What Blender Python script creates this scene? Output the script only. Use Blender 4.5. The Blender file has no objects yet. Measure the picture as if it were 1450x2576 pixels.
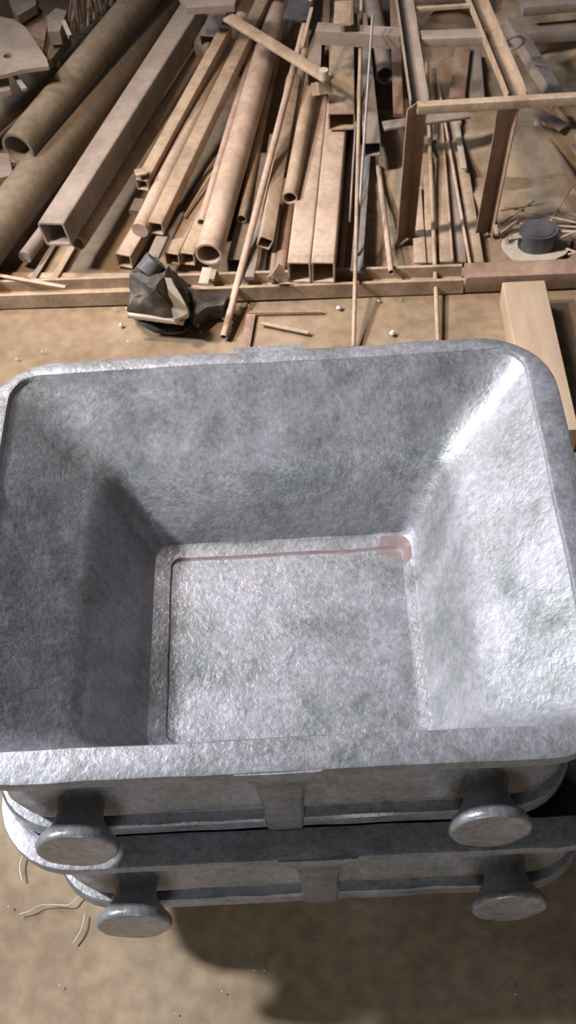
import bpy, bmesh, math, random
from mathutils import Vector, Matrix, noise
random.seed(7)
S = bpy.context.scene
COL = S.collection
# ------------------------------------------------------------------ camera
FPX, PITCH, ROLL, CAMZ = 2900.0, math.radians(53.4), math.radians(4.5), 1.45
cf = Vector((0, math.cos(PITCH), -math.sin(PITCH)))
u0 = Vector((0, math.sin(PITCH), math.cos(PITCH)))
X0 = Vector((1, 0, 0))
cr = X0 * math.cos(ROLL) - u0 * math.sin(ROLL)
cu = u0 * math.cos(ROLL) + X0 * math.sin(ROLL)
CAM = Vector((0, 0, CAMZ))
cd = bpy.data.cameras.new('camera')
co = bpy.data.objects.new('camera', cd)
COL.objects.link(co)
cd.sensor_fit = 'VERTICAL'
cd.sensor_height = 24
cd.lens = 24 * FPX / 2576
cd.clip_start = 0.02
M = Matrix((cr, cu, -cf)).transposed().to_4x4()
M.translation = CAM
co.matrix_world = M
S.camera = co
cd.dof.use_dof = True
cd.dof.focus_distance = 1.3
cd.dof.aperture_fstop = 8


def at(x, y, z=0.0):
    """world point at height z on the sight line of a picture position"""
    d = cf + cr * ((x - 725) / FPX) + cu * ((1288 - y) / FPX)
    return CAM + d * ((z - CAMZ) / d.z)


def msize(px, P):
    return px * (P - CAM).dot(cf) / FPX


# ------------------------------------------------------------------ materials
def mat(name, cols, rough=0.75, metal=0.0, scale=6.0, bump=0.15, bscale=60.0, detail=8, spec=0.4, stretch=None, rough2=None, grit=None):
    m = bpy.data.materials.new(name)
    m.use_nodes = True
    nt = m.node_tree
    N, L = nt.nodes, nt.links
    b = N['Principled BSDF']
    tc = N.new('ShaderNodeTexCoord')
    src = tc.outputs['Object']
    if stretch:
        mp = N.new('ShaderNodeMapping')
        mp.inputs['Scale'].default_value = stretch
        L.new(src, mp.inputs[0])
        src = mp.outputs[0]
    n = N.new('ShaderNodeTexNoise')
    n.inputs['Scale'].default_value = scale
    n.inputs['Detail'].default_value = detail
    n.inputs['Roughness'].default_value = 0.65
    L.new(src, n.inputs['Vector'])
    r = N.new('ShaderNodeValToRGB')
    el = r.color_ramp.elements
    k = len(cols)
    while len(el) < k:
        el.new(0.5)
    for i, c in enumerate(cols):
        el[i].position = 0.32 + 0.36 * i / (k - 1)
        el[i].color = (*c, 1)
    L.new(n.outputs['Fac'], r.inputs[0])
    colout = r.outputs[0]
    n2 = N.new('ShaderNodeTexNoise')
    n2.inputs['Scale'].default_value = bscale
    n2.inputs['Detail'].default_value = 6
    L.new(src, n2.inputs['Vector'])
    if grit:
        mx = N.new('ShaderNodeMix')
        mx.data_type = 'RGBA'
        mx.blend_type = 'MULTIPLY'
        mx.inputs[0].default_value = grit
        r2 = N.new('ShaderNodeValToRGB')
        r2.color_ramp.elements[0].position = 0.36
        r2.color_ramp.elements[0].color = (0.35, 0.33, 0.3, 1)
        r2.color_ramp.elements[1].position = 0.62
        L.new(n2.outputs['Fac'], r2.inputs[0])
        L.new(colout, mx.inputs[6])
        L.new(r2.outputs[0], mx.inputs[7])
        colout = mx.outputs[2]
    L.new(colout, b.inputs['Base Color'])
    b.inputs['Metallic'].default_value = metal
    b.inputs['Specular IOR Level'].default_value = spec
    if rough2 is not None:
        mr = N.new('ShaderNodeMapRange')
        mr.inputs['To Min'].default_value = rough
        mr.inputs['To Max'].default_value = rough2
        mr.inputs['From Min'].default_value = 0.35
        mr.inputs['From Max'].default_value = 0.65
        L.new(n2.outputs['Fac'], mr.inputs['Value'])
        L.new(mr.outputs[0], b.inputs['Roughness'])
    else:
        b.inputs['Roughness'].default_value = rough
    bp = N.new('ShaderNodeBump')
    bp.inputs['Strength'].default_value = bump
    bp.inputs['Distance'].default_value = 0.004
    L.new(n2.outputs['Fac'], bp.inputs['Height'])
    L.new(bp.outputs[0], b.inputs['Normal'])
    return m


def cast_material():
    """cast metal with a bright, crinkled aluminium skin"""
    m = bpy.data.materials.new('cast_aluminium')
    m.use_nodes = True
    nt = m.node_tree
    N, L = nt.nodes, nt.links
    b = N['Principled BSDF']
    tc = N.new('ShaderNodeTexCoord')

    def nz(scale, detail, dist=0.0, rough=0.6):
        n = N.new('ShaderNodeTexNoise')
        n.inputs['Scale'].default_value = scale
        n.inputs['Detail'].default_value = detail
        n.inputs['Distortion'].default_value = dist
        n.inputs['Roughness'].default_value = rough
        L.new(tc.outputs['Object'], n.inputs['Vector'])
        return n

    def rmp(n, pts):
        r = N.new('ShaderNodeValToRGB')
        el = r.color_ramp.elements
        while len(el) < len(pts):
            el.new(0.5)
        for e, (p, c) in zip(el, pts):
            e.position = p
            e.color = (*c, 1)
        L.new(n.outputs['Fac'], r.inputs[0])
        return r
    big = rmp(nz(11, 8, 0.3, 0.72), [(0.33, (0.15, 0.165, 0.165)), (0.45, (0.24, 0.245, 0.245)), (0.55, (0.30, 0.30, 0.325)), (0.68, (0.38, 0.37, 0.40))])
    fine = rmp(nz(130, 7, 0.25, 0.7), [(0.35, (0.55, 0.55, 0.54)), (0.5, (0.8, 0.8, 0.8)), (0.66, (1, 1, 1))])
    mx = N.new('ShaderNodeMix')
    mx.data_type = 'RGBA'
    mx.blend_type = 'MULTIPLY'
    mx.inputs[0].default_value = 0.85
    L.new(big.outputs[0], mx.inputs[6])
    L.new(fine.outputs[0], mx.inputs[7])
    L.new(mx.outputs[2], b.inputs['Base Color'])
    b.inputs['Metallic'].default_value = 0.4
    b.inputs['Coat Weight'].default_value = 0.5
    b.inputs['Coat Roughness'].default_value = 0.09
    mr = N.new('ShaderNodeMapRange')
    mr.inputs['From Min'].default_value = 0.35
    mr.inputs['From Max'].default_value = 0.65
    mr.inputs['To Min'].default_value = 0.38
    mr.inputs['To Max'].default_value = 0.6
    L.new(nz(30, 3).outputs['Fac'], mr.inputs['Value'])
    L.new(mr.outputs[0], b.inputs['Roughness'])
    b1 = N.new('ShaderNodeBump')
    b1.inputs['Strength'].default_value = 0.4
    b1.inputs['Distance'].default_value = 0.004
    L.new(nz(34, 4, 0.4, 0.5).outputs['Fac'], b1.inputs['Height'])
    b2 = N.new('ShaderNodeBump')
    b2.inputs['Strength'].default_value = 0.42
    b2.inputs['Distance'].default_value = 0.0018
    L.new(nz(190, 5, 0.4).outputs['Fac'], b2.inputs['Height'])
    L.new(b1.outputs[0], b2.inputs['Normal'])
    L.new(b2.outputs[0], b.inputs['Normal'])
    L.new(b2.outputs[0], b.inputs['Coat Normal'])
    return m


CAST = cast_material()
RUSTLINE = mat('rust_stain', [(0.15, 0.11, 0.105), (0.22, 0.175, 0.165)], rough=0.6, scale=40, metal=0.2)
TAN = mat('dusty_tan_steel', [(0.27, 0.19, 0.125), (0.42, 0.32, 0.225), (0.52, 0.405, 0.29)], scale=14, bump=0.1, bscale=90, grit=0.25)
PINK = mat('dusty_pale_steel', [(0.36, 0.26, 0.195), (0.5, 0.38, 0.295), (0.62, 0.485, 0.385)], scale=12, bump=0.1, bscale=90, grit=0.2)
GREY = mat('dusty_grey_steel', [(0.22, 0.18, 0.15), (0.30, 0.25, 0.21), (0.37, 0.31, 0.265)], scale=12, bump=0.1, bscale=80, grit=0.2)
OLIVE = mat('dusty_olive_steel', [(0.15, 0.118, 0.08), (0.22, 0.175, 0.125), (0.28, 0.225, 0.162)], scale=5, bump=0.12, bscale=70, grit=0.3)
BROWN = mat('rusty_brown_steel', [(0.23, 0.145, 0.10), (0.32, 0.215, 0.155), (0.41, 0.29, 0.215)], scale=12, bump=0.12, bscale=80, grit=0.3)
BLUEG = mat('bare_grey_steel', [(0.26, 0.25, 0.24), (0.36, 0.345, 0.33), (0.46, 0.44, 0.42)], scale=20, rough=0.5, metal=0.4, bump=0.05)
DARK = mat('blackened_scrap', [(0.02, 0.02, 0.018), (0.06, 0.055, 0.048), (0.20, 0.17, 0.14)], scale=22, bump=0.6, bscale=50, rough=0.6)
DARKG = mat('dark_grey_drum', [(0.05, 0.05, 0.055), (0.09, 0.09, 0.10), (0.15, 0.15, 0.16)], scale=18, bump=0.2, rough=0.55)
EDGE = mat('pale_cut_edge', [(0.40, 0.36, 0.29), (0.56, 0.51, 0.42)], scale=18)
SPARK = mat('bright_spatter', [(0.7, 0.68, 0.66), (0.9, 0.88, 0.86)], rough=0.25, metal=0.6)
WOOD = mat('dusty_plank', [(0.36, 0.265, 0.18), (0.42, 0.315, 0.22), (0.47, 0.36, 0.26)], scale=9, bump=0.06, bscale=120, stretch=(4, 1, 1))
DIRT = mat('packed_dirt', [(0.24, 0.18, 0.115), (0.36, 0.275, 0.185), (0.46, 0.36, 0.25)], scale=7, bump=0.8, bscale=34, rough=0.95, grit=0.3)
FLOOR = mat('dusty_floor', [(0.20, 0.14, 0.085), (0.30, 0.22, 0.14), (0.38, 0.29, 0.20)], scale=3.2, bump=0.35, bscale=45, rough=0.8, grit=0.35, detail=12)


# ------------------------------------------------------------------ object helpers
def link(name, bm, m, parent=None, origin=None, sharp=35, mats=None):
    me = bpy.data.meshes.new(name)
    bmesh.ops.recalc_face_normals(bm, faces=bm.faces)
    if origin is not None:
        bmesh.ops.translate(bm, verts=bm.verts, vec=-Vector(origin))
    bm.to_mesh(me)
    bm.free()
    for p in me.polygons:
        p.use_smooth = True
    me.set_sharp_from_angle(angle=math.radians(sharp))
    me.materials.append(m)
    for x in (mats or []):
        me.materials.append(x)
    o = bpy.data.objects.new(name, me)
    COL.objects.link(o)
    if origin is not None:
        o.location = origin
    if parent:
        o.parent = parent
    return o


def tag(o, label, cat, group=None, kind=None):
    o['label'] = label
    o['category'] = cat
    if group:
        o['group'] = group
    if kind:
        o['kind'] = kind
    return o


def empty(name, loc, rz=0):
    o = bpy.data.objects.new(name, None)
    o.empty_display_size = 0.05
    COL.objects.link(o)
    o.location = loc
    o.rotation_euler = (0, 0, rz)
    return o


def rrect(hx, hy, r, n=3):
    """closed rounded rectangle, centred"""
    r = max(min(r, hx * 0.98, hy * 0.98), 1e-5)
    pts = []
    for cx, cy, a0 in ((hx - r, hy - r, 0), (-hx + r, hy - r, 90), (-hx + r, -hy + r, 180), (hx - r, -hy + r, 270)):
        for i in range(n + 1):
            a = math.radians(a0 + 90 * i / n)
            pts.append((cx + r * math.cos(a), cy + r * math.sin(a)))
    return pts


def circ(r, n=28):
    return [(r * math.cos(2 * math.pi * i / n), r * math.sin(2 * math.pi * i / n)) for i in range(n)]


def frame_of(P0, P1, roll=0.0, up=Vector((0, 0, 1))):
    d = (P1 - P0).normalized()
    s = d.cross(up)
    if s.length < 1e-4:
        s = d.cross(Vector((0, 1, 0)))
    s.normalize()
    v = s.cross(d).normalized()
    q = Matrix.Rotation(roll, 3, d)
    return q @ s, q @ v, d


def extrude(bm, P0, P1, outer, inner=None, roll=0.0, seg=1, bend=0.0, sag=0.0, up=Vector((0, 0, 1)), open_inner=None):
    """sweep a profile from P0 to P1; with an inner loop the section is hollow and open at both ends"""
    s, v, d = frame_of(P0, P1, roll, up)
    Lg = (P1 - P0).length

    def loops(pr):
        out = []
        for k in range(seg + 1):
            t = k / seg
            off = s * (bend * math.sin(math.pi * t)) - v * (sag * math.sin(math.pi * t))
            out.append([bm.verts.new(P0 + d * (Lg * t) + s * a + v * b + off) for a, b in pr])
        return out
    lo = loops(outer)
    n = len(outer)
    for k in range(seg):
        for i in range(n):
            j = (i + 1) % n
            bm.faces.new((lo[k][i], lo[k][j], lo[k + 1][j], lo[k + 1][i]))
    if inner:
        li = loops(inner)
        for k in range(seg):
            for i in range(n):
                j = (i + 1) % n
                bm.faces.new((li[k][j], li[k][i], li[k + 1][i], li[k + 1][j]))
        for k in (0, seg):
            for i in range(n):
                j = (i + 1) % n
                bm.faces.new((lo[k][i], lo[k][j], li[k][j], li[k][i]))
    else:
        bm.faces.new(lo[0])
        bm.faces.new(list(reversed(lo[-1])))


def section(kind, w, h):
    t = min(w, h) * 0.085
    if kind == 'pipe':
        return circ(w / 2), circ(w / 2 - max(t, 0.0012))
    if kind == 'rod':
        return circ(w / 2, 16), None
    if kind == 'tube':
        t = max(t * 0.9, 0.0014)
        return rrect(w / 2, h / 2, min(w, h) * 0.09), rrect(w / 2 - t, h / 2 - t, min(w, h) * 0.05)
    if kind == 'flat':
        return rrect(w / 2, h / 2, min(w, h) * 0.2, 2), None
    if kind == 'channel':   # U section, lips up
        t = max(min(w, h) * 0.1, 0.002)
        a, b = w / 2, h / 2
        return [(-a, b), (-a, -b), (a, -b), (a, b), (a - t, b), (a - t, -b + t), (-a + t, -b + t), (-a + t, b)], None
    if kind == 'angle':     # L section, ridge up
        t = max(min(w, h) * 0.1, 0.002)
        a, b = w / 2, h / 2
        return [(-a, -b), (-a, b), (a, b), (a, b - t), (-a + t, b - t), (-a + t, -b)], None


def bar_bm(kind, n, f, zn, zf, wpx, hr=1.0, roll=0.0, bend=0.0):
    P0, P1 = at(*n, zn), at(*f, zf)
    w = msize(wpx, P0)
    o, i = section(kind, w, w * hr)
    bm = bmesh.new()
    extrude(bm, P0, P1, o, i, math.radians(roll), seg=10 if bend else 1, bend=bend)
    return bm, P0


REC = []


def bar(name, label, kind, n, f, zn, zf, wpx, m, hr=1.0, roll=0.0, cat=None, group=None, bend=0.0, parent=None):
    bm, P0 = bar_bm(kind, n, f, zn, zf, wpx, hr, roll, bend)
    o = link(name, bm, m, parent, None if parent else P0, sharp=30)
    w_ = msize(wpx, P0)
    REC.append((label, P0, at(*f, zf), min(w_, w_ * hr) / 2))
    if not parent:
        o['kind'] = 'thing'
    if not parent:
        tag(o, label, cat or {'pipe': 'pipe', 'rod': 'rod', 'tube': 'tube', 'flat': 'bar', 'channel': 'channel', 'angle': 'angle iron'}[kind],
            group or {'pipe': 'round pipes in the stock pile', 'rod': 'thin rods in the stock pile', 'tube': 'square tubes in the stock pile',
                      'flat': 'flat bars in the stock pile', 'channel': 'channels on the floor', 'angle': 'angle irons in the pile'}[kind])
    return o


# ------------------------------------------------------------------ floor
bm = bmesh.new()
nx, ny = 90, 110
x0, x1, y0, y1 = -3.5, 3.5, -1.5, 6.5
g = []
for j in range(ny + 1):
    row = []
    for i in range(nx + 1):
        x = x0 + (x1 - x0) * i / nx
        y = y0 + (y1 - y0) * j / ny
        z = -0.004 + 0.003 * noise.noise(Vector((x * 3, y * 3, 0)))
        row.append(bm.verts.new((x, y, z)))
    g.append(row)
for j in range(ny):
    for i in range(nx):
        bm.faces.new((g[j][i], g[j][i + 1], g[j + 1][i + 1], g[j + 1][i]))
fl = link('floor', bm, FLOOR)
fl['kind'] = 'structure'

WALLM = mat('sooty_wall', [(0.10, 0.09, 0.08), (0.16, 0.145, 0.13)], scale=2, rough=0.9)
for nm, a_, b_ in (('wall_back', (-3.5, 6.45, -0.02), (3.5, 6.6, 3.6)), ('wall_right', (3.45, -1.5, -0.02), (3.6, 6.45, 3.6))):
    bm = bmesh.new()
    bmesh.ops.create_cube(bm, size=1)
    for v in bm.verts:
        v.co = Vector([a_[k] + (b_[k] - a_[k]) * (v.co[k] + 0.5) for k in range(3)])
    w_o = link(nm, bm, WALLM)
    w_o['kind'] = 'structure'

# heap of loose dirt behind the low stand, right
bm = bmesh.new()
n = 70
c0 = at(1290, 380, 0)
g = []
for j in range(n + 1):
    row = []
    for i in range(n + 1):
        x = c0.x - 0.42 + 1.5 * i / n
        y = c0.y - 0.30 + 1.9 * j / n
        ex, ey = min(i, n - i) / n * 2, min(j, n - j) / n * 2
        edge = min(1, ex * 3) * min(1, ey * 3)
        h = 0.028 + 0.035 * noise.fractal(Vector((x * 5, y * 9, 1.3)), 1.0, 2.0, 5)
        h += 0.02 * noise.noise(Vector((x * 14, y * 22, 4)))
        row.append(bm.verts.new((x, y, -0.012 + max(0, h) * edge)))
    g.append(row)
for j in range(n):
    for i in range(n):
        bm.faces.new((g[j][i], g[j][i + 1], g[j + 1][i + 1], g[j + 1][i]))
tag(link('dirt_heap', bm, DIRT, sharp=60), 'low lumpy heap of brown dirt spread behind and right of the low steel stand', 'dirt', kind='stuff')

# ------------------------------------------------------------------ the two cast pans
PC = Vector((-0.0200, 0.7197, 0))
YAW = math.radians(-1.8)
RIMZ, PITCHZ = 0.45, 0.163


def ring(hx, hy, r, z, cx=0.0, cy=0.0, nc=8, ne=14):
    """rounded rectangle with points along the edges too"""
    r = min(r, hx * 0.98, hy * 0.98)
    pts = []
    cs = ((hx - r, hy - r, 0), (-hx + r, hy - r, 90), (-hx + r, -hy + r, 180), (hx - r, -hy + r, 270))
    for k, (ax, ay, a0) in enumerate(cs):
        arc = [(ax + r * math.cos(math.radians(a0 + 90 * i / nc)), ay + r * math.sin(math.radians(a0 + 90 * i / nc))) for i in range(nc + 1)]
        pts += arc
        bx, by, b0 = cs[(k + 1) % 4]
        nx_, ny_ = bx + r * math.cos(math.radians(b0)), by + r * math.sin(math.radians(b0))
        lx, ly = arc[-1]
        for i in range(1, ne):
            t = i / ne
            pts.append((lx + (nx_ - lx) * t, ly + (ny_ - ly) * t))
    return [Vector((x + cx, y + cy, z)) for x, y in pts]


def pan_body(seed):
    bm = bmesh.new()
    R = []
    # outer: foot, pot wall, ledge, skirt, groove, flange  (z = 0 is the rim top)
    R.append((0.125, 0.125, 0.03, -0.287, 0, 0))
    R.append((0.137, 0.137, 0.035, -0.279, 0, 0))
    R.append((0.152, 0.152, 0.04, -0.222, 0, -0.01))
    R.append((0.19, 0.175, 0.045, -0.165, 0, -0.01))
    R.append((0.225, 0.195, 0.05, -0.1625, 0, -0.008))
    R.append((0.298, 0.259, 0.07, -0.1625, 0, 0))
    R.append((0.304, 0.2640, 0.075, -0.1610, 0, 0))
    R.append((0.306, 0.2665, 0.075, -0.1570, 0, 0))
    R.append((0.3055, 0.2660, 0.075, -0.1420, 0, 0))
    R.append((0.3035, 0.2640, 0.075, -0.1390, 0, 0))
    R.append((0.294, 0.2530, 0.072, -0.1370, 0, 0))
    R.append((0.293, 0.2520, 0.072, -0.1260, 0, 0))
    R.append((0.300, 0.2600, 0.072, -0.1180, 0, 0))
    R.append((0.3005, 0.2605, 0.072, -0.1120, 0, 0))
    R.append((0.298, 0.2580, 0.070, -0.1040, 0, 0))
    R.append((0.293, 0.2500, 0.068, -0.0750, 0, 0))
    R.append((0.290, 0.2440, 0.066, -0.0450, 0, 0))
    R.append((0.291, 0.2440, 0.066, -0.0300, 0, 0))
    R.append((0.300, 0.2500, 0.070, -0.0235, 0, 0))
    R.append((0.330, 0.2680, 0.083, -0.0175, 0, 0))
    R.append((0.3365, 0.2705, 0.087, -0.0155, 0, -0.003))
    R.append((0.3385, 0.2725, 0.088, -0.0130, 0, -0.003))
    R.append((0.3385, 0.2725, 0.088, -0.0030, 0, -0.003))
    R.append((0.3375, 0.2715, 0.087, -0.0008, 0, -0.003))
    R.append((0.3350, 0.2690, 0.085, 0.0001, 0, -0.003))
    R.append((0.322, 0.2580, 0.070, 0.0008, 0, -0.001))
    R.append((0.3110, 0.2485, 0.040, 0.0006, 0, 0.0025))
    # inner lip and the two-slope cavity
    R.append((0.3078, 0.2455, 0.036, 0.0001, 0, 0.0035))
    R.append((0.3064, 0.2440, 0.034, -0.0014, 0, 0.0035))
    R.append((0.3050, 0.2425, 0.033, -0.0050, 0, 0.0035))
    outer_n = len(R)
    A, B = (0.3050, 0.2425, 0.033, -0.005, 0, 0.0035), (0.210, 0.187, 0.030, -0.083, 0.003, -0.022)
    C = (0.1605, 0.1380, 0.016, -0.171, 0.007, -0.0285)
    for (P, Q, k) in ((A, B, 7), (B, C, 8)):
        for i in range(1, k + 1):
            t = i / k
            R.append(tuple(P[q] + (Q[q] - P[q]) * t for q in range(6)))
    R.append((0.158, 0.1350, 0.015, -0.1732, 0.007, -0.0295))
    R.append((0.1435, 0.1240, 0.012, -0.1748, 0.012, -0.0325))
    crease0 = len(R) - 1
    R.append((0.1420, 0.1215, 0.011, -0.1772, 0.012, -0.0335))
    R.append((0.1410, 0.1205, 0.011, -0.1774, 0.012, -0.0335))
    for k in (0.95, 0.8, 0.62, 0.45, 0.3, 0.16, 0.05):
        R.append((0.1405 * k, 0.1200 * k, 0.011 * k, -0.1768, 0.012, -0.0335))
    rings = []
    for hx, hy, r, z, cx, cy in R:
        rings.append(ring(hx, hy, r, z, cx, cy))
    vs = []
    for q, rg in enumerate(rings):
        row = []
        for p in rg:
            w = 0.0011 if q < 23 else 0.0016
            if q >= len(rings) - 7:
                w = 0.0009
            nv = noise.noise_vector(Vector((p.x * 22 + seed, p.y * 22, p.z * 26))) * w
            nv += noise.noise_vector(Vector((p.x * 6 + seed, p.y * 6, p.z * 8))) * 0.0014
            # rough drips along the near and far flange edge
            if 19 <= q <= 22:
                nv += Vector((0, 0, -0.0025)) * max(0, noise.noise(Vector((p.x * 45 + seed, p.y * 45, 3))))
            # lumpy cast bead along the groove and the foot of the skirt
            if 8 <= q <= 14:
                nv += Vector((p.x, p.y * 1.3, 0)).normalized() * 0.0016 * noise.noise(Vector((p.x * 60 + seed, p.y * 60, q * 0.6)))
            row.append(bm.verts.new(p + nv))
        vs.append(row)
    for q in range(len(vs) - 1):
        nn = len(vs[q])
        for i in range(nn):
            j = (i + 1) % nn
            f = bm.faces.new((vs[q][i], vs[q][j], vs[q + 1][j], vs[q + 1][i]))
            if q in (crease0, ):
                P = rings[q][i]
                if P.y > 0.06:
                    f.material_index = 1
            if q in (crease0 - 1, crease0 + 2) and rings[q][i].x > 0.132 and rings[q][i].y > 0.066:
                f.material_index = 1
    bm.faces.new(list(reversed(vs[0])))
    bm.faces.new(vs[-1])
    return bm


def trunnion_bm():
    """flared spool along -Y; y=0 at the skirt, face at y=-0.062"""
    prof = [(0.036, 0.012), (0.033, 0.004), (0.027, -0.004), (0.0235, -0.014), (0.0228, -0.023), (0.0240, -0.030), (0.0275, -0.038),
            (0.0330, -0.0450), (0.0385, -0.0505), (0.0408, -0.0540), (0.0412, -0.0580), (0.0400, -0.0615), (0.0385, -0.0628), (0.0370, -0.0630), (0.018, -0.0630), (0.006, -0.0630)]
    bm = bmesh.new()
    n = 40
    rows = []
    for r, y in prof:
        rows.append([bm.verts.new((r * math.cos(2 * math.pi * i / n), y, r * math.sin(2 * math.pi * i / n) * (1.0 if y < -0.035 else 0.96))) for i in range(n)])
    for a in range(len(rows) - 1):
        for i in range(n):
            j = (i + 1) % n
            bm.faces.new((rows[a][i], rows[a][j], rows[a + 1][j], rows[a + 1][i]))
    bm.faces.new(rows[-1])
    bm.faces.new(list(reversed(rows[0])))
    for v in bm.verts:
        v.co += noise.noise_vector(v.co * 40) * 0.0012 + noise.noise_vector(v.co * 110) * 0.0006
    return bm


def rib_bm():
    """upright web in the middle of the skirt, widening into the flange"""
    bm = bmesh.new()
    L = [(-0.161, 0.020, -0.2675), (-0.150, 0.0205, -0.2685), (-0.10, 0.021, -0.2665), (-0.06, 0.023, -0.2690), (-0.035, 0.027, -0.2725), (-0.018, 0.034, -0.2765), (-0.004, 0.042, -0.2775), (-0.0012, 0.043, -0.2765)]
    rows = []
    for z, h, y in L:
        rows.append([bm.verts.new((-h, min(-0.24, y + 0.018), z)), bm.verts.new((-h, y + 0.003, z)), bm.verts.new((-h + 0.003, y, z)),
                     bm.verts.new((0, y - 0.0005, z)), bm.verts.new((h - 0.003, y, z)), bm.verts.new((h, y + 0.003, z)), bm.verts.new((h, min(-0.24, y + 0.018), z))])
    for a in range(len(rows) - 1):
        for i in range(7):
            j = (i + 1) % 7
            bm.faces.new((rows[a][i], rows[a][j], rows[a + 1][j], rows[a + 1][i]))
    bm.faces.new(rows[0])
    bm.faces.new(rows[-1])
    return bm


def make_pan(x, y, z, rz, seed, label):
    root = empty('casting_pan', (x, y, 0), rz)
    root.location.z = z - 0.287 if z < 0.35 else z - 0.287
    tag(root, label, 'pan', 'stack of cast metal pans')
    b = link('body', pan_body(seed), CAST, root, sharp=26, mats=[RUSTLINE])
    b.location = (0, 0, 0.287)
    tb = None
    for (tx, sgn) in ((-0.203, 1), (0.203, 1), (-0.203, -1), (0.203, -1)):
        if tb is None:
            t = link('trunnion', trunnion_bm(), CAST, root, sharp=50)
            tb = t
        else:
            t = tb.copy()
            COL.objects.link(t)
            t.parent = root
        t.location = (tx, -0.243 * sgn, 0.287 - 0.098)
        t.rotation_euler = (0, 0, 0 if sgn > 0 else math.pi)
    r = link('middle_rib', rib_bm(), CAST, root, sharp=40)
    r.location = (0, 0, 0.287)
    r2 = r.copy()
    COL.objects.link(r2)
    r2.parent = root
    r2.rotation_euler = (0, 0, math.pi)
    return root


ex = Vector((math.cos(YAW), math.sin(YAW), 0))
ey = Vector((-math.sin(YAW), math.cos(YAW), 0))
make_pan(PC.x, PC.y, RIMZ, YAW, 0.0, 'large silvery cast metal pan with an open square hollow, upper one of the two stacked')
PL = PC + ex * 0.032 - ey * 0.025
make_pan(PL.x, PL.y, RIMZ - PITCHZ, YAW, 5.0, 'lower silvery cast metal pan, mostly hidden under the open upper pan')

# ------------------------------------------------------------------ stock pile
P_ = 'pipe'
bar('steel_pipe', 'dull olive round pipe behind the open mouthed wide pipe at the far left', P_, (-90, 365), (366, -42), 0.05, 0.045, 70, OLIVE)
bar('steel_pipe', 'wide olive round pipe with a dark open mouth at the left edge', P_, (45, 375), (404, -64), 0.105, 0.125, 90, OLIVE)
bar('steel_pipe', 'widest brown round pipe at left, touching the big grey square tube', P_, (-120, 725), (480, -60), 0.052, 0.052, 120, OLIVE)
bar('square_tube', 'largest grey square steel tube with an open mouth, at left of the pile', 'tube', (138, 590), (490, 34), 0.100, 0.095, 75, GREY, roll=-9, hr=0.95)
bar('round_bar', 'short pale round bar end poking out under the big grey square tube', 'rod', (62, 648), (215, 445), 0.026, 0.03, 36, GREY)
bar('steel_pipe', 'dark grey round pipe lying along the right side of the big grey square tube', P_, (195, 612), (567, 40), 0.045, 0.045, 42, TAN)
bar('flat_bar', 'thin flat bar on the floor under the big square tube, nearer the left pipe', 'flat', (76, 714), (150, 590), 0.006, 0.006, 15, GREY, hr=0.3)
bar('flat_bar', 'thin flat bar on the floor under the big square tube mouth, right one of two', 'flat', (130, 712), (200, 590), 0.006, 0.006, 18, TAN, hr=0.3)
bar('square_tube', 'narrow square tube whose mouth carries a small bent plate', 'tube', (358, 466), (570, 77), 0.08, 0.108, 32, TAN)
bar('round_bar', 'solid round bar with a flat pale end, on top of a square tube mouth', 'rod', (352, 580), (608, 46), 0.066, 0.08, 44, PINK)
bar('square_tube', 'square tube beside the solid round bar, with a small open mouth', 'tube', (392, 575), (700, -70), 0.068, 0.085, 38, TAN)
bar('square_tube', 'lowest square tube at the left front, open mouth beneath the solid round bar', 'tube', (312, 657), (405, 500), 0.017, 0.018, 42, PINK)
bar('square_tube', 'small square tube on the floor, left of a touching pair beside the dark scrap', 'tube', (434, 652), (548, 410), 0.028, 0.02, 36, TAN)
bar('square_tube', 'small square tube on the floor, right of a touching pair beside the wide pink pipe', 'tube', (472, 652), (578, 410), 0.028, 0.02, 37, TAN)
bar('thin_rod', 'thin curved rod lying in the gap right of the square tube with small mouth, upper', 'rod', (462, 530), (585, 345), 0.03, 0.05, 6, GREY, bend=-0.006)
bar('thin_rod', 'thin curved rod lying in the gap right of the square tube with small mouth, lower', 'rod', (464, 545), (590, 365), 0.045, 0.05, 6, TAN, bend=-0.004)
bar('steel_pipe', 'slim pipe resting against the left side of the wide pink pipe', P_, (507, 560), (645, 95), 0.055, 0.06, 21, PINK)
bar('steel_pipe', 'wide pale pinkish pipe with a large round open mouth at the pile front', P_, (525, 641), (697, 30), 0.062, 0.06, 69, PINK)
bar('steel_pipe', 'slim brownish pipe just right of the wide pink pipe', P_, (608, 552), (692, 150), 0.045, 0.022, 25, TAN)
bar('thin_pipe', 'long thin pale pipe lying over the others, its end out on the open floor', P_, (563, 848), (786, -10), 0.008, 0.17, 19, PINK, hr=1)
bar('square_tube', 'tube half hidden behind the long thin pale pipe, near the front channel', 'tube', (592, 668), (658, 400), 0.02, 0.02, 40, GREY)
bar('flat_bar', 'grey flat bar right of the long thin pale pipe', 'flat', (628, 700), (690, 340), 0.03, 0.03, 24, GREY, hr=0.4)
bar('square_tube', 'twisted square tube with a tilted open mouth right of the long thin pipe', 'tube', (667, 612), (738, 195), 0.052, 0.06, 35, TAN, roll=24)
bar('round_bar', 'rusty brown round bar standing between the tilted tube and the two wide boxes', 'rod', (705, 690), (742, 420), 0.022, 0.022, 32, BROWN)
bar('flat_bar', 'slim upright-edged flat bar under the tilted tube mouth', 'flat', (683, 704), (706, 520), 0.02, 0.02, 12, GREY, hr=1.6)
bar('steel_pipe', 'slim pipe squeezed behind the short mouthed pipe', P_, (722, 440), (766, 130), 0.045, 0.05, 22, TAN)
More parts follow.
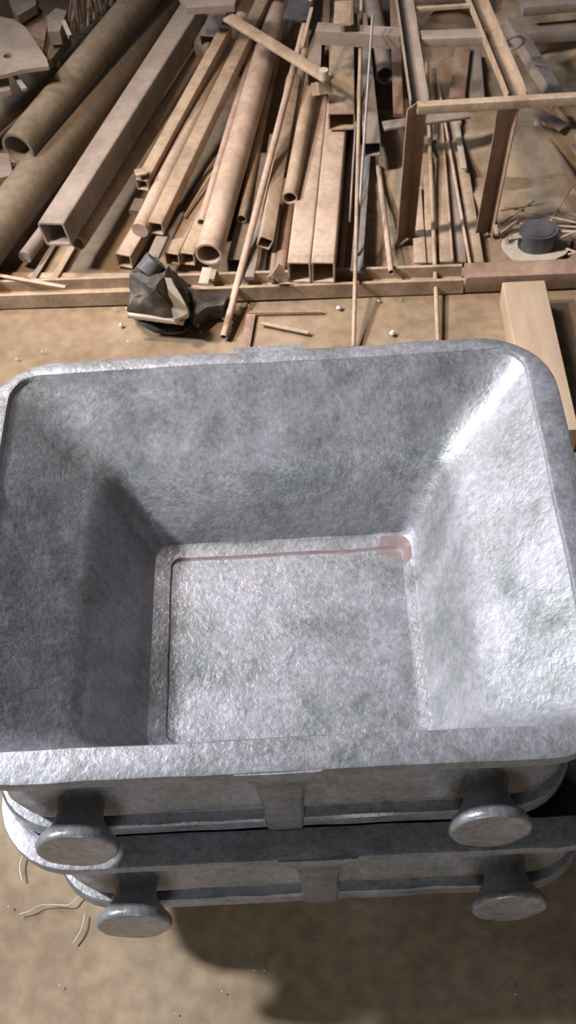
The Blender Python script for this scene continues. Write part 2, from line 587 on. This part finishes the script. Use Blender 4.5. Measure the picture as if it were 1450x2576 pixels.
bar('steel_pipe', 'pale pipe with a small round mouth ending on the two wide boxes', P_, (730, 499), (803, 110), 0.078, 0.085, 38, TAN)
bar('rectangular_tube', 'wide pale box section with open mouth, left of the touching front pair', 'tube', (753, 686), (822, 80), 0.055, 0.035, 58, PINK, hr=1.12)
bar('rectangular_tube', 'wide pale box section with open mouth, right of the touching front pair', 'tube', (813, 686), (866, 110), 0.055, 0.035, 59, PINK, hr=1.12)
bar('rectangular_tube', 'wide flat box section lying on the touching pair, dark open mouth', 'tube', (860, 306), (861, -60), 0.092, 0.09, 67, TAN, hr=0.72)
bar('square_tube', 'grey square tube with open square mouth, right of the wide top box', 'tube', (938, 376), (905, 50), 0.07, 0.08, 43, GREY, hr=0.95)
bar('steel_pipe', 'short dark mouthed pipe under the cross channel, beside the low stand', P_, (970, 190), (930, -30), 0.07, 0.07, 48, GREY)
bar('flat_bar', 'grey flat bar standing on the channel right of the two wide boxes', 'flat', (897, 684), (926, 300), 0.035, 0.02, 30, BLUEG, hr=0.2)
bar('flat_bar', 'dark flat bar on edge in the shadow right of the two wide boxes', 'flat', (858, 680), (893, 300), 0.02, 0.02, 12, BROWN, hr=1.4)
bar('thin_rod', 'long thin pale rod reaching the pan, left of two, right of the wide boxes', 'rod', (890, 872), (911, -30), 0.008, 0.22, 11, TAN)
bar('thin_rod', 'thin bright rod crossing beside the long left rod, ending at the channel', 'rod', (897, 640), (938, 40), 0.04, 0.25, 7, BLUEG)
bar('thin_rod', 'third thin grey rod next to the dark gap', 'rod', (880, 560), (905, 160), 0.04, 0.12, 6, BLUEG)
bar('thin_rod', 'long thin pale rod that reaches the pan between the stand legs, right of two', 'rod', (1103, 862), (1074, 160), 0.008, 0.05, 12, TAN)
bar('steel_pipe', 'slim pale pipe lying alone on the floor left of the stand leg', P_, (985, 685), (953, 420), 0.038, 0.012, 15, PINK)
# pile, second row and crossing pieces
bar('channel_bar', 'crosswise grey channel over the far ends of the boxes', 'channel', (797, 84), (1008, 97), 0.20, 0.20, 40, GREY, hr=0.9, roll=180, group='crossing pieces on the pile')
bar('flat_bar', 'short pale plate sticking up beyond the crosswise channel', 'flat', (862, 62), (864, 5), 0.235, 0.235, 44, TAN, hr=0.15)
bar('flat_bar', 'pale flat bar lying slantwise across the top of the pile', 'flat', (828, 200), (574, 44), 0.185, 0.2, 34, TAN, hr=0.3, group='crossing pieces on the pile')
P0 = at(815, 190, 0.198)
bm = bmesh.new()
w = msize(24, P0)
extrude(bm, P0 - Vector((0, 0, 0.006)), P0 + Vector((0, 0, 0.012)), circ(w / 2, 20))
tag(link('bolt_head', bm, EDGE, origin=P0), 'small pale round bolt head on the end of the slanting flat bar', 'bolt')
bar('angle_iron', 'short bent angle piece under the end of the slanting flat bar', 'angle', (812, 238), (808, 205), 0.13, 0.15, 38, TAN, roll=20)
bar('angle_iron', 'grey angle iron leaning behind the slanting flat bar', 'angle', (790, 200), (800, -30), 0.11, 0.13, 34, GREY)
bar('flat_bar', 'light edged strip beyond the slanting bar, left of the crosswise channel', 'flat', (760, 120), (785, 20), 0.2, 0.22, 9, TAN, hr=0.6)
bar('flat_bar', 'dark wide plate at the top of the pile beyond the slanting bar', 'flat', (742, 48), (775, -50), 0.17, 0.17, 62, DARKG, hr=0.08)
bar('steel_pipe', 'faint round pipe at the top edge beyond the slanting bar', P_, (640, 60), (668, -40), 0.05, 0.05, 30, TAN)
bar('square_tube', 'dim square tube at the top edge beyond the big grey square tube', 'tube', (525, 110), (585, -20), 0.095, 0.095, 46, GREY)
bar('flat_bar', 'small bent plate covering the mouth of the narrow square tube', 'flat', (340, 436), (368, 430), 0.105, 0.105, 26, TAN, hr=0.2)
bar('flat_bar', 'small pale block in the shadow below the narrow square tube mouth', 'flat', (338, 535), (352, 505), 0.03, 0.03, 28, GREY, hr=0.5)
bar('flat_bar', 'pale clamp plate standing under the wide pink pipe mouth', 'flat', (512, 716), (522, 676), 0.035, 0.035, 26, EDGE, hr=0.35)
bar('flat_bar', 'small clip right of the clamp plate beneath the wide pink pipe', 'flat', (533, 704), (540, 680), 0.035, 0.035, 14, TAN, hr=0.5)
bar('angle_iron', 'short angle offcut lying at the channel below the tilted tube', 'angle', (686, 704), (704, 676), 0.055, 0.055, 24, BROWN, roll=45)
bar('flat_bar', 'flat bar with a pale end standing above the black scrap', 'flat', (385, 650), (412, 590), 0.05, 0.045, 32, GREY, hr=0.4)
bar('rusty_post', 'rusty flat post beside the left rail of the low stand', 'flat', (1003, 290), (992, -30), 0.08, 0.10, 26, BROWN, hr=0.4, cat='post')
bar('flat_bar', 'flat cross bar lying on the floor through the low stand', 'flat', (965, 318), (1180, 286), 0.10, 0.10, 34, GREY, hr=0.25, group='crossing pieces on the pile')
bar('flat_bar', 'brown plank end seen through the stand, far side', 'flat', (1150, 250), (1165, 120), 0.05, 0.06, 40, BROWN, hr=0.2)
bar('flat_bar', 'second brown plank end seen through the stand, right', 'flat', (1200, 250), (1190, 120), 0.04, 0.05, 40, GREY, hr=0.2)
# strips through the stand
FS = 'flat strips through the low stand'
bar('flat_strip', 'short pale pink strip beside the left stand leg', 'flat', (1058, 662), (1046, 470), 0.012, 0.012, 30, PINK, hr=0.15, group=FS, cat='strip')
bar('flat_strip', 'wide tan strip beneath the right long rod', 'flat', (1086, 662), (1076, 130), 0.008, 0.012, 32, TAN, hr=0.15, group=FS, cat='strip')
bar('flat_strip', 'middle tan strip in the bundle running under the stand', 'flat', (1124, 660), (1088, 130), 0.014, 0.012, 34, TAN, hr=0.2, group=FS, cat='strip')
bar('flat_strip', 'grey strip right of the middle one in the bundle under the stand', 'flat', (1158, 660), (1108, 130), 0.008, 0.012, 32, GREY, hr=0.15, group=FS, cat='strip')
bar('thin_rod', 'thin pale rod on top of the strip bundle under the stand', 'rod', (1184, 668), (1088, 120), 0.018, 0.022, 9, PINK, group=FS, cat='strip')
bar('flat_strip', 'rightmost strip of the bundle, ending near the right stand leg', 'flat', (1203, 662), (1120, 130), 0.010, 0.012, 30, TAN, hr=0.2, group=FS, cat='strip')
bar('flat_strip', 'short pale strip lying on the bundle just before the stand', 'flat', (1168, 425), (1147, 300), 0.026, 0.028, 15, EDGE, hr=0.3, group=FS, cat='strip')
for k, (xa, xb) in enumerate(((1098, 1072), (1140, 1100))):
    bar('thin_rod', ['thin dark-edged rod on the left part of the strip bundle', 'thin rod on the middle of the strip bundle'][k], 'rod', (xa, 655), (xb, 140), 0.018, 0.02, 7, [GREY, TAN][k], group=FS, cat='strip')
# right side
bar('steel_pipe', 'slim pipe slanting out of the right edge, nearest of three', P_, (1475, 500), (1352, 310), 0.02, 0.02, 20, GREY)
bar('steel_pipe', 'slim pipe slanting out of the right edge, middle of three', P_, (1490, 440), (1388, 300), 0.02, 0.02, 18, GREY)
bar('steel_pipe', 'slim pipe slanting out of the right edge, farthest of three', P_, (1495, 400), (1402, 275), 0.03, 0.03, 18, TAN)
bar('flat_bar', 'plate lying across the ends of the slanting pipes behind the stand front', 'flat', (1335, 272), (1420, 322), 0.055, 0.05, 34, GREY, hr=0.2)
bar('angle_iron', 'long angle iron slanting down behind the right rail of the stand', 'angle', (1408, 258), (1285, 60), 0.13, 0.13, 34, GREY, roll=10)
bar('steel_beam', 'heavy grey beam lying across the top right corner', 'flat', (1270, 92), (1500, 72), 0.06, 0.06, 46, GREY, hr=0.8, cat='beam')
bar('steel_slab', 'wide dark grey slab at the top right corner behind the heavy beam', 'flat', (1310, 10), (1520, -8), 0.12, 0.12, 78, GREY, hr=0.35, cat='slab')
bar('steel_slab', 'dark slab behind the stand rails at the top edge', 'flat', (1040, -10), (1200, -20), 0.06, 0.06, 60, BROWN, hr=0.3, cat='slab')

# ------------------------------------------------------------------ low stand
ZT = 0.30
A = at(1048, 275, ZT)
st = empty('steel_stand', (at(1020, 612, 0).x, at(1020, 612, 0).y, 0))
tag(st, 'low open steel stand with channel rails and splayed flat legs, at right of the pile', 'stand')


def spart(name, kind, n, f, zn, zf, wpx, m, hr=1.0, roll=0.0):
    bm, P0 = bar_bm(kind, n, f, zn, zf, wpx, hr, roll)
    o = link(name, bm, m, None, P0, sharp=30)
    o.parent = st
    o.location = P0 - st.location
    return o


spart('rail', 'channel', (1056, 262), (1012, -40), ZT, ZT, 46, GREY, hr=0.55)
spart('rail', 'channel', (1302, 244), (1184, -40), ZT, ZT, 50, TAN, hr=0.55)
spart('front_bar', 'tube', (1050, 272), (1520, 244), ZT, ZT, 23, TAN, hr=1.1)
spart('crossbar', 'tube', (1058, 98), (1222, 92), ZT - 0.005, ZT - 0.005, 40, GREY, hr=0.6)
spart('crossbar', 'flat', (1040, 24), (1186, 14), ZT, ZT, 11, TAN)
spart('leg', 'angle', (1020, 612), (1050, 270), 0.002, ZT, 42, BROWN, hr=0.6, roll=8)
spart('leg', 'angle', (1218, 596), (1282, 262), 0.002, ZT, 40, BROWN, hr=0.6, roll=-6)

# loop of wire hooked by the right rail
bm = bmesh.new()
c = at(1294, 108, 0.2)
n, k = 32, 8
R0, r0 = msize(24, c), msize(3, c)
rows = []
for i in range(n):
    a = 2 * math.pi * i / n
    rows.append([bm.verts.new(c + Vector(((R0 + r0 * math.cos(b)) * math.cos(a), (R0 + r0 * math.cos(b)) * math.sin(a), r0 * math.sin(b) + 0.006 * math.cos(a)))) for b in [2 * math.pi * q / k for q in range(k)]])
for i in range(n):
    for q in range(k):
        bm.faces.new((rows[i][q], rows[(i + 1) % n][q], rows[(i + 1) % n][(q + 1) % k], rows[i][(q + 1) % k]))
tag(link('wire_ring', bm, GREY, origin=c), 'small wire ring lying beside the right rail of the stand', 'ring')

# ------------------------------------------------------------------ channel and beam along the front of the pile
W, WR = at(-60, 742, 0.016), at(1164, 700, 0.016)
bm = bmesh.new()
o_ = [(-.022, .015), (-.022, -.016), (.022, -.016), (.022, .015), (.020, .016), (.0155, .015), (.0145, -.008), (-.0145, -.008), (-.0155, .015), (-.020, .016)]
extrude(bm, W, WR, o_, None)
tag(link('front_channel', bm, TAN, origin=W), 'long tan steel channel lying lips up along the front of the pile', 'channel', 'channels on the floor')
W2, W3 = at(1170, 699, 0.0185), at(1560, 683, 0.0185)
bm = bmesh.new()
extrude(bm, W2, W3, rrect(0.0195, 0.0185, 0.002), None)
tag(link('square_beam', bm, BROWN, origin=W2), 'rusty brown square beam continuing the front channel to the right edge', 'beam', kind='thing')
bar('flat_bar', 'thin flat strip lying behind the front channel at the left', 'flat', (-20, 692), (330, 696), 0.001, 0.001, 20, TAN, hr=0.2)
bar('flat_bar', 'thin slanting lath at the far left of the front channel', 'flat', (-20, 690), (165, 722), 0.036, 0.036, 10, PINK, hr=0.4)

# plank reaching under the pan at right
Pn, Pf = at(1392, 1110, 0.026), at(1314, 736, 0.026)
bm = bmesh.new()
extrude(bm, Pf, Pn, rrect(0.0375, 0.026, 0.0025), None)
tag(link('timber_plank', bm, WOOD, origin=Pf), 'plain thick tan plank running from the brown beam under the right side of the pan', 'plank')

# ------------------------------------------------------------------ reel
rc = at(1350, 620, 0)
rc.z = 0.001
reel = empty('cable_reel', (rc.x, rc.y, rc.z))
tag(reel, 'small dark reel with pale torn flanges standing behind the brown beam at the right', 'reel')


def disc(name, r, z0, z1, m, dz=0.0, cut=False, wob=0.0, off=(0, 0), yk=0.9):
    bm = bmesh.new()
    n = 48
    top, bot = [], []
    for i in range(n):
        a = 2 * math.pi * i / n
        rr = r * (1 + wob * noise.noise(Vector((math.cos(a) * 2, math.sin(a) * 2, z0 * 50 + 2))))
        zz = dz * math.sin(a)
        top.append(bm.verts.new((rr * math.cos(a) + off[0], rr * yk * math.sin(a) + off[1], z1 + zz)))
        bot.append(bm.verts.new((rr * math.cos(a) + off[0], rr * yk * math.sin(a) + off[1], z0 + zz)))
    for i in range(n):
        j = (i + 1) % n
        bm.faces.new((bot[i], bot[j], top[j], top[i]))
    bm.faces.new(top)
    bm.faces.new(list(reversed(bot)))
    o = link(name, bm, m, reel, sharp=40)
    return o


disc('flange', 0.064, 0.0, 0.004, EDGE, wob=0.12, yk=0.74)
disc('drum', 0.0355, 0.004, 0.040, DARKG, wob=0.03, yk=0.8)
disc('hub_cap', 0.029, 0.040, 0.0415, DARKG, wob=0.05, yk=0.8)

# ------------------------------------------------------------------ loose sticks around the reel
SL = [((1245, 575), (1345, 505), 5), ((1255, 590), (1310, 548), 5), ((1270, 520), (1450, 560), 5), ((1260, 530), (1370, 512), 4), ((1375, 575), (1440, 465), 6),
      ((1330, 580), (1460, 583), 7), ((1300, 562), (1470, 572), 5), ((1405, 600), (1470, 575), 6), ((1245, 545), (1250, 590), 10), ((1430, 640), (1480, 628), 7),
      ((1425, 625), (1480, 645), 5), ((1390, 530), (1475, 545), 4), ((1280, 600), (1340, 592), 12)]
SN = ['slanting up from the right stand leg', 'short, beside the foot of the right stand leg', 'long and level, behind the reel', 'crossing just above the long level one',
      'rising steeply from the reel to the right pipes', 'lying right behind the reel top', 'parallel above the one behind the reel', 'short, at the right edge beside the reel',
      'stubby upright, at the foot of the right stand leg', 'low, right of the reel flange', 'lowest, crossing right of the reel flange', 'thin, high at the right edge', 'broad flat, left of the reel top']
for (a, b, w), s in zip(SL, SN):
    bar('metal_sliver', 'thin tan metal sliver ' + s, 'flat', a, b, 0.03, 0.034 + random.random() * 0.01, w, random.choice([TAN, PINK]), hr=0.5, cat='offcut', group='loose slivers around the reel')
bar('metal_sliver', 'thin dark stick lying level on the floor before the channel', 'flat', (628, 786), (812, 783), 0.003, 0.003, 7, BROWN, hr=0.5, cat='offcut', group='sticks on the open floor')
bar('metal_sliver', 'pale stick slanting on the floor before the channel', 'flat', (655, 812), (776, 837), 0.004, 0.004, 10, TAN, hr=0.5, cat='offcut', group='sticks on the open floor')
bar('flat_bar', 'thin dark strip on the floor reaching under the pan, right of the long thin pipe', 'flat', (612, 905), (632, 790), 0.001, 0.001, 24, BROWN, hr=0.08)  # thin dark sheet laid flat for a dark mark on the floor


# ------------------------------------------------------------------ polygon plates (top left scrap)
def plate(name, label, pts, z, th, m, cat='plate', hole=None, tilt=None, group=None):
    bm = bmesh.new()
    P = [at(x, y, z if tilt is None else z + tilt[i]) for i, (x, y) in enumerate(pts)]
    c = sum(P, Vector()) / len(P)
    n = len(P)
    if hole:
        hx, hy, hr_ = hole
        H = at(hx, hy, z)
        r = msize(hr_, H)
        m_ = 24
        top = []
        angs = [2 * math.pi * i / m_ for i in range(m_)]
        # outline resampled by angle around the hole
        out = []
        for a in angs:
            d = Vector((math.cos(a), math.sin(a)))
            best = None
            for i in range(n):
                p, q = P[i].xy - H.xy, P[(i + 1) % n].xy - H.xy
                e = q - p
                den = d.x * e.y - d.y * e.x
                if abs(den) < 1e-9:
                    continue
                t = (p.x * e.y - p.y * e.x) / den
                s = (p.x * d.y - p.y * d.x) / den
                if t > 0 and -1e-6 <= s <= 1 + 1e-6 and (best is None or t > best):
                    best = t
            out.append(H.xy + d * (best or r * 1.5))
        lay = []
        for zz in (z, z - th):
            lay.append(([bm.verts.new((v.x, v.y, zz)) for v in out], [bm.verts.new((H.x + r * math.cos(a), H.y + r * math.sin(a), zz)) for a in angs]))
        for i in range(m_):
            j = (i + 1) % m_
            bm.faces.new((lay[0][0][i], lay[0][0][j], lay[0][1][j], lay[0][1][i]))
            bm.faces.new((lay[1][0][j], lay[1][0][i], lay[1][1][i], lay[1][1][j]))
            bm.faces.new((lay[0][0][j], lay[0][0][i], lay[1][0][i], lay[1][0][j]))
            bm.faces.new((lay[0][1][i], lay[0][1][j], lay[1][1][j], lay[1][1][i]))
    else:
        t_ = [bm.verts.new(p) for p in P]
        b_ = [bm.verts.new(p - Vector((0, 0, th))) for p in P]
        bm.faces.new(t_)
        bm.faces.new(list(reversed(b_)))
        for i in range(n):
            j = (i + 1) % n
            bm.faces.new((t_[j], t_[i], b_[i], b_[j]))
    return tag(link(name, bm, m, origin=c), label, cat, group or 'scrap plates at the top left')


plate('gusset_plate', 'pale olive gusset plate with one round hole, at the top left corner', [(-60, 30), (28, 46), (60, 62), (126, 160), (120, 172), (62, 172), (20, 186), (-60, 200)], 0.19, 0.008, GREY, hole=(20, 140, 11))
plate('scrap_plate', 'narrow pointed scrap strip hanging below the holed gusset plate', [(22, 176), (36, 180), (68, 220), (56, 224)], 0.17, 0.006, GREY)
plate('scrap_plate', 'pale scrap plate at the left edge below the gusset plate', [(-40, 184), (18, 184), (26, 226), (-40, 240)], 0.16, 0.012, GREY)
plate('scrap_plate', 'dark brown square plate behind the holed gusset plate', [(28, 52), (88, 10), (122, 40), (108, 130)], 0.12, 0.01, BROWN)
plate('scrap_plate', 'dusty block at the top edge above the dark brown square plate', [(15, -20), (92, -20), (90, 12), (45, 40), (30, 20)], 0.15, 0.02, GREY)
plate('scrap_plate', 'small pale lumpy offcut right of the dark brown plate', [(118, 40), (140, 20), (168, 28), (150, 78), (120, 80)], 0.16, 0.03, GREY)
plate('scrap_plate', 'olive wedge of scrap between the lumpy offcut and the left pipes', [(128, 92), (165, 58), (176, 90), (128, 150), (116, 150)], 0.12, 0.02, OLIVE)
plate('scrap_plate', 'small tilted block under the open mouth of the wide olive pipe', [(-30, 385), (22, 385), (32, 440), (-30, 455)], 0.03, 0.03, GREY)
plate('scrap_plate', 'dim slab at the top of the picture above the big grey square tube', [(440, -30), (600, -30), (590, 12), (470, 20)], 0.20, 0.015, GREY)
plate('scrap_plate', 'small grey upright block against the far end of the big square tube', [(508, 30), (548, 24), (545, 72), (522, 118), (488, 110)], 0.09, 0.05, GREY)
bar('angle_iron', 'small bent angle beside the lumpy offcut at top left', 'angle', (176, 92), (160, 55), 0.17, 0.17, 10, EDGE)
# bundle of thin sticks at the top left
for i in range(26):
    x = 172 + i * 6.0 + random.uniform(-3, 3)
    yb = 104 - (x - 172) * 0.78 + random.uniform(-10, 4)
    bar('thin_stick', 'thin upright brown stick in the dense bundle above the left pipes', 'rod', (x, yb), (x - random.uniform(-16, 22), -35), 0.05 + random.random() * 0.07, 0.12 + random.random() * 0.08, random.uniform(5, 9),
        random.choice([TAN, BROWN, GREY]), cat='stick', group='bundle of thin sticks at the top left')

# ------------------------------------------------------------------ blackened scrap lump at the front of the pile
lump = empty('scorched_scrap', at(400, 790, 0))
tag(lump, 'jagged blackened scrap chunk with pale cut edges, on the floor at the pile front', 'scrap')


def lpart(name, polys, m, th=None, jag=0.0, sharp=20):
    """polys: list of faces, each a list of (x, y, z)"""
    bm = bmesh.new()
    cache = {}

    def V(p):
        if p not in cache:
            cache[p] = bm.verts.new(at(*p))
        return cache[p]
    for f in polys:
        bm.faces.new([V(p) for p in f])
    if jag:
        bmesh.ops.subdivide_edges(bm, edges=bm.edges[:], cuts=5, use_grid_fill=True)
        bmesh.ops.triangulate(bm, faces=bm.faces[:])
        for v in bm.verts:
            v.co += noise.noise_vector(v.co * 38) * jag + noise.noise_vector(v.co * 110) * jag * 0.5
    o = link(name, bm, m, None, lump.location, sharp=sharp)
    o.parent = lump
    o.location = (0, 0, 0)
    return o


a, b, c, d = (326, 694, 0.115), (358, 662, 0.12), (424, 668, 0.125), (470, 745, 0.06)
e, f, g_, h = (322, 788, 0.05), (462, 812, 0.04), (474, 785, 0.05), (395, 730, 0.13)
k1, k2, k3 = (332, 800, 0.0), (460, 822, 0.0), (485, 720, 0.0)
k4 = (340, 680, 0.0)
lpart('core', [[a, b, h], [b, c, h], [c, d, h], [a, h, e], [h, g_, f], [h, f, e], [h, d, g_], [e, f, k2, k1], [f, g_, k2], [g_, d, k3, k2], [d, c, k3], [c, b, k4, k3], [b, a, k4], [a, e, k1, k4], [k1, k2, k3, k4]], DARK, jag=0.007)
bm = bmesh.new()
extrude(bm, at(322, 793, 0.055), at(462, 811, 0.045), rrect(0.0035, 0.0045, 0.001))
o = link('lower_edge', bm, EDGE, None, lump.location)
o.parent = lump
o.location = (0, 0, 0)
o['label'] = 'pale straight cut edge'
bm = bmesh.new()
P = [at(418, 700, 0.125), at(432, 700, 0.125), at(476, 782, 0.06), at(474, 790, 0.055), at(440, 806, 0.055), at(432, 780, 0.06)]
t_ = [bm.verts.new(p + Vector((0, -0.012, 0.012))) for p in P]
b_ = [bm.verts.new(p + Vector((0, 0.004, -0.012))) for p in P]
bm.faces.new(t_)
bm.faces.new(list(reversed(b_)))
for i in range(6):
    bm.faces.new((t_[(i + 1) % 6], t_[i], b_[i], b_[(i + 1) % 6]))
bmesh.ops.subdivide_edges(bm, edges=bm.edges[:], cuts=3, use_grid_fill=True)
for v in bm.verts:
    v.co += noise.noise_vector(v.co * 60) * 0.003
o = link('slanting_flap', bm, EDGE, None, lump.location)
o.parent = lump
o.location = (0, 0, 0)
P0 = at(372, 672, 0.13)
bm = bmesh.new()
extrude(bm, at(368, 684, 0.12), at(392, 655, 0.135), circ(0.019, 22), seg=4)
for v in bm.verts:
    v.co += noise.noise_vector(v.co * 60) * 0.003
o = link('stub', bm, DARKG, None, lump.location)
o.parent = lump
o.location = (0, 0, 0)
# twisted black piece to the right of it and the dusty flakes
plate('bent_scrap', 'flat twisted dark scrap between the scorched chunk and the long thin pipe', [(470, 722), (520, 735), (575, 742), (560, 768), (520, 772), (488, 798), (474, 780)], 0.035, 0.03, DARK, cat='scrap', group='dark scrap at the pile front')
plate('dark_piece', 'dark rounded piece lying under the scorched chunk', [(345, 808), (380, 826), (420, 836), (460, 834), (484, 816), (480, 796), (400, 790)], 0.006, 0.006, DARK, cat='scrap', group='dark scrap at the pile front')  # flat dark sheet at the foot of the chunk
plate('crumpled_flake', 'pale crumpled flake on the floor right of the scorched chunk', [(484, 800), (496, 786), (515, 782), (518, 790), (540, 788), (512, 798), (498, 818), (486, 812)], 0.012, 0.006, EDGE, cat='flake', group='pale flakes', tilt=[0, 0.01, 0.015, 0.004, 0, 0, 0, 0.004])

# ------------------------------------------------------------------ bright spatter drops
DR = [(304, 816, 7, 'largest, left of the scorched chunk'), (318, 775, 4, 'close to the left side of the scorched chunk'), (288, 778, 3, 'left of the largest one'), (562, 800, 6, 'beside the long thin pipe end'),
      (853, 773, 8, 'alone before the channel, below the two wide boxes'), (448, 714, 3, 'above the slanting flap of the scorched chunk'), (478, 778, 3, 'at the tip of the scorched chunk'),
      (508, 786, 4, 'on the pale flake'), (590, 801, 3, 'right of the long thin pipe end'), (953, 756, 4, 'before the channel, between the two long rods, left'), (1008, 752, 3, 'before the channel, between the two long rods, right'),
      (42, 902, 4, 'beyond the far left corner of the pan'), (105, 884, 3, 'just beyond the pan rim at left'), (322, 858, 3, 'between the largest one and the pan'), (505, 834, 3, 'between pale flake and pan'),
      (987, 838, 8, 'shiny, touching the far rim of the pan'), (625, 768, 3, 'at the foot of the channel, right of the long thin pipe'), (1250, 700, 5, 'on the face of the brown beam'), (640, 2440, 3, 'on the near floor, at the edge of the pan shadow'),
      (665, 2440, 3, 'on the near floor below the lower pan'), (560, 2495, 3, 'on the near floor, bottom middle'), (150, 2480, 4, 'on the near floor, bottom left'), (1298, 2500, 4, 'on the near floor, bottom right'),
      (1040, 2478, 3, 'on the near floor, right of the middle'), (22, 2280, 4, 'on the near floor at the left edge'), (440, 2548, 3, 'lowest, on the near floor')]
for x, y, r, s in DR:
    P = at(x, y, 0.003)
    bm = bmesh.new()
    bmesh.ops.create_icosphere(bm, subdivisions=2, radius=msize(r, P) * 0.8)
    for v in bm.verts:
        v.co += noise.noise_vector(v.co * 300 + Vector((x, y, 0))) * msize(r, P) * 0.5
        v.co.z *= 0.7
    o = link('metal_droplet', bm, SPARK)
    o.location = P
    tag(o, 'tiny bright metal droplet, ' + s, 'droplet', 'bright metal droplets on the floor')


# ------------------------------------------------------------------ wire scraps on the near floor
def wire(name, label, pts, r, m):
    P = [at(x, y, z) for x, y, z in pts]
    Q = []
    for i in range(len(P) - 1):
        p0, p1, p2, p3 = P[max(i - 1, 0)], P[i], P[i + 1], P[min(i + 2, len(P) - 1)]
        for q in range(6):
            t = q / 6
            Q.append(0.5 * ((2 * p1) + (p2 - p0) * t + (2 * p0 - 5 * p1 + 4 * p2 - p3) * t * t + (3 * p1 - p0 - 3 * p2 + p3) * t ** 3))
    Q.append(P[-1])
    bm = bmesh.new()
    rows = []
    for i, p in enumerate(Q):
        d = (Q[min(i + 1, len(Q) - 1)] - Q[max(i - 1, 0)]).normalized()
        a = d.cross(Vector((0, 0, 1))).normalized()
        b = a.cross(d)
        rows.append([bm.verts.new(p + a * r * math.cos(k * math.pi / 4) + b * r * math.sin(k * math.pi / 4)) for k in range(8)])
    for i in range(len(rows) - 1):
        for k in range(8):
            bm.faces.new((rows[i][k], rows[i][(k + 1) % 8], rows[i + 1][(k + 1) % 8], rows[i + 1][k]))
    bm.faces.new(rows[0])
    bm.faces.new(rows[-1])
    return tag(link(name, bm, m, origin=P[0]), label, 'wire', 'wire scraps on the near floor')


wire('wire_scrap', 'wavy pale wire scrap on the near floor left of the lower trunnion', [(48, 2300, 0.002), (75, 2292, 0.003), (100, 2278, 0.004), (140, 2276, 0.003), (175, 2276, 0.004), (195, 2258, 0.003), (212, 2246, 0.002)], 0.0008, EDGE)
wire('wire_scrap', 'short straight pale shaving below the wavy wire on the near floor', [(184, 2374, 0.002), (198, 2352, 0.003), (208, 2330, 0.003), (214, 2300, 0.002)], 0.0009, EDGE)
wire('wire_scrap', 'short curved pale shaving at the left edge beside the lower pan corner', [(58, 2150, 0.002), (50, 2180, 0.003), (56, 2215, 0.002)], 0.0010, EDGE)

# ------------------------------------------------------------------ light
Wd = bpy.data.worlds.new('world')
S.world = Wd
Wd.use_nodes = True
Wd.node_tree.nodes['Background'].inputs[0].default_value = (0.75, 0.80, 0.92, 1)
Wd.node_tree.nodes['Background'].inputs[1].default_value = 0.045


def area(name, loc, target, size, energy, col, sy=None, spread=180):
    l = bpy.data.lights.new(name, 'AREA')
    l.energy = energy
    l.color = col
    l.shape = 'RECTANGLE'
    l.size = size
    l.spread = math.radians(spread)
    l.size_y = sy or size
    o = bpy.data.objects.new(name, l)
    COL.objects.link(o)
    o.location = loc
    o.rotation_euler = (Vector(target) - Vector(loc)).to_track_quat('-Z', 'Y').to_euler()
    return o


sp = bpy.data.lights.new('work_lamp', 'SPOT')
sp.energy = 92
sp.color = (1.0, 0.75, 0.56)
sp.spot_size = math.radians(77)
sp.spot_blend = 1.0
sp.shadow_soft_size = 0.07
so = bpy.data.objects.new('work_lamp', sp)
COL.objects.link(so)
so.location = (-0.75, 1.5, 1.45)
so.rotation_euler = (Vector((-0.03, 1.55, 0)) - so.location).to_track_quat('-Z', 'Y').to_euler()
area('daylight_left', (-2.3, 1.2, 2.5), (0, 0.8, 0.3), 0.25, 25, (0.92, 0.94, 1.0), spread=62)
area('fill_far', (-1.7, 2.7, 3.2), (0, 0.6, 0.4), 1.0, 13, (0.95, 0.92, 1.0), spread=70)  # added soft light, mirrored in the flanges and pan floor to brighten them
area('fill_behind', (-0.3, -1.6, 1.1), (0, 0.6, 0.3), 0.7, 18, (0.95, 0.97, 1.0))  # added low fill from the camera side for the skirts and trunnions

vs = S.view_settings
S.display_settings.display_device = 'sRGB'
vs.view_transform = 'Standard'
vs.look = 'None'
vs.gamma = 1
vs.use_curve_mapping = False
vs.exposure = 0.0
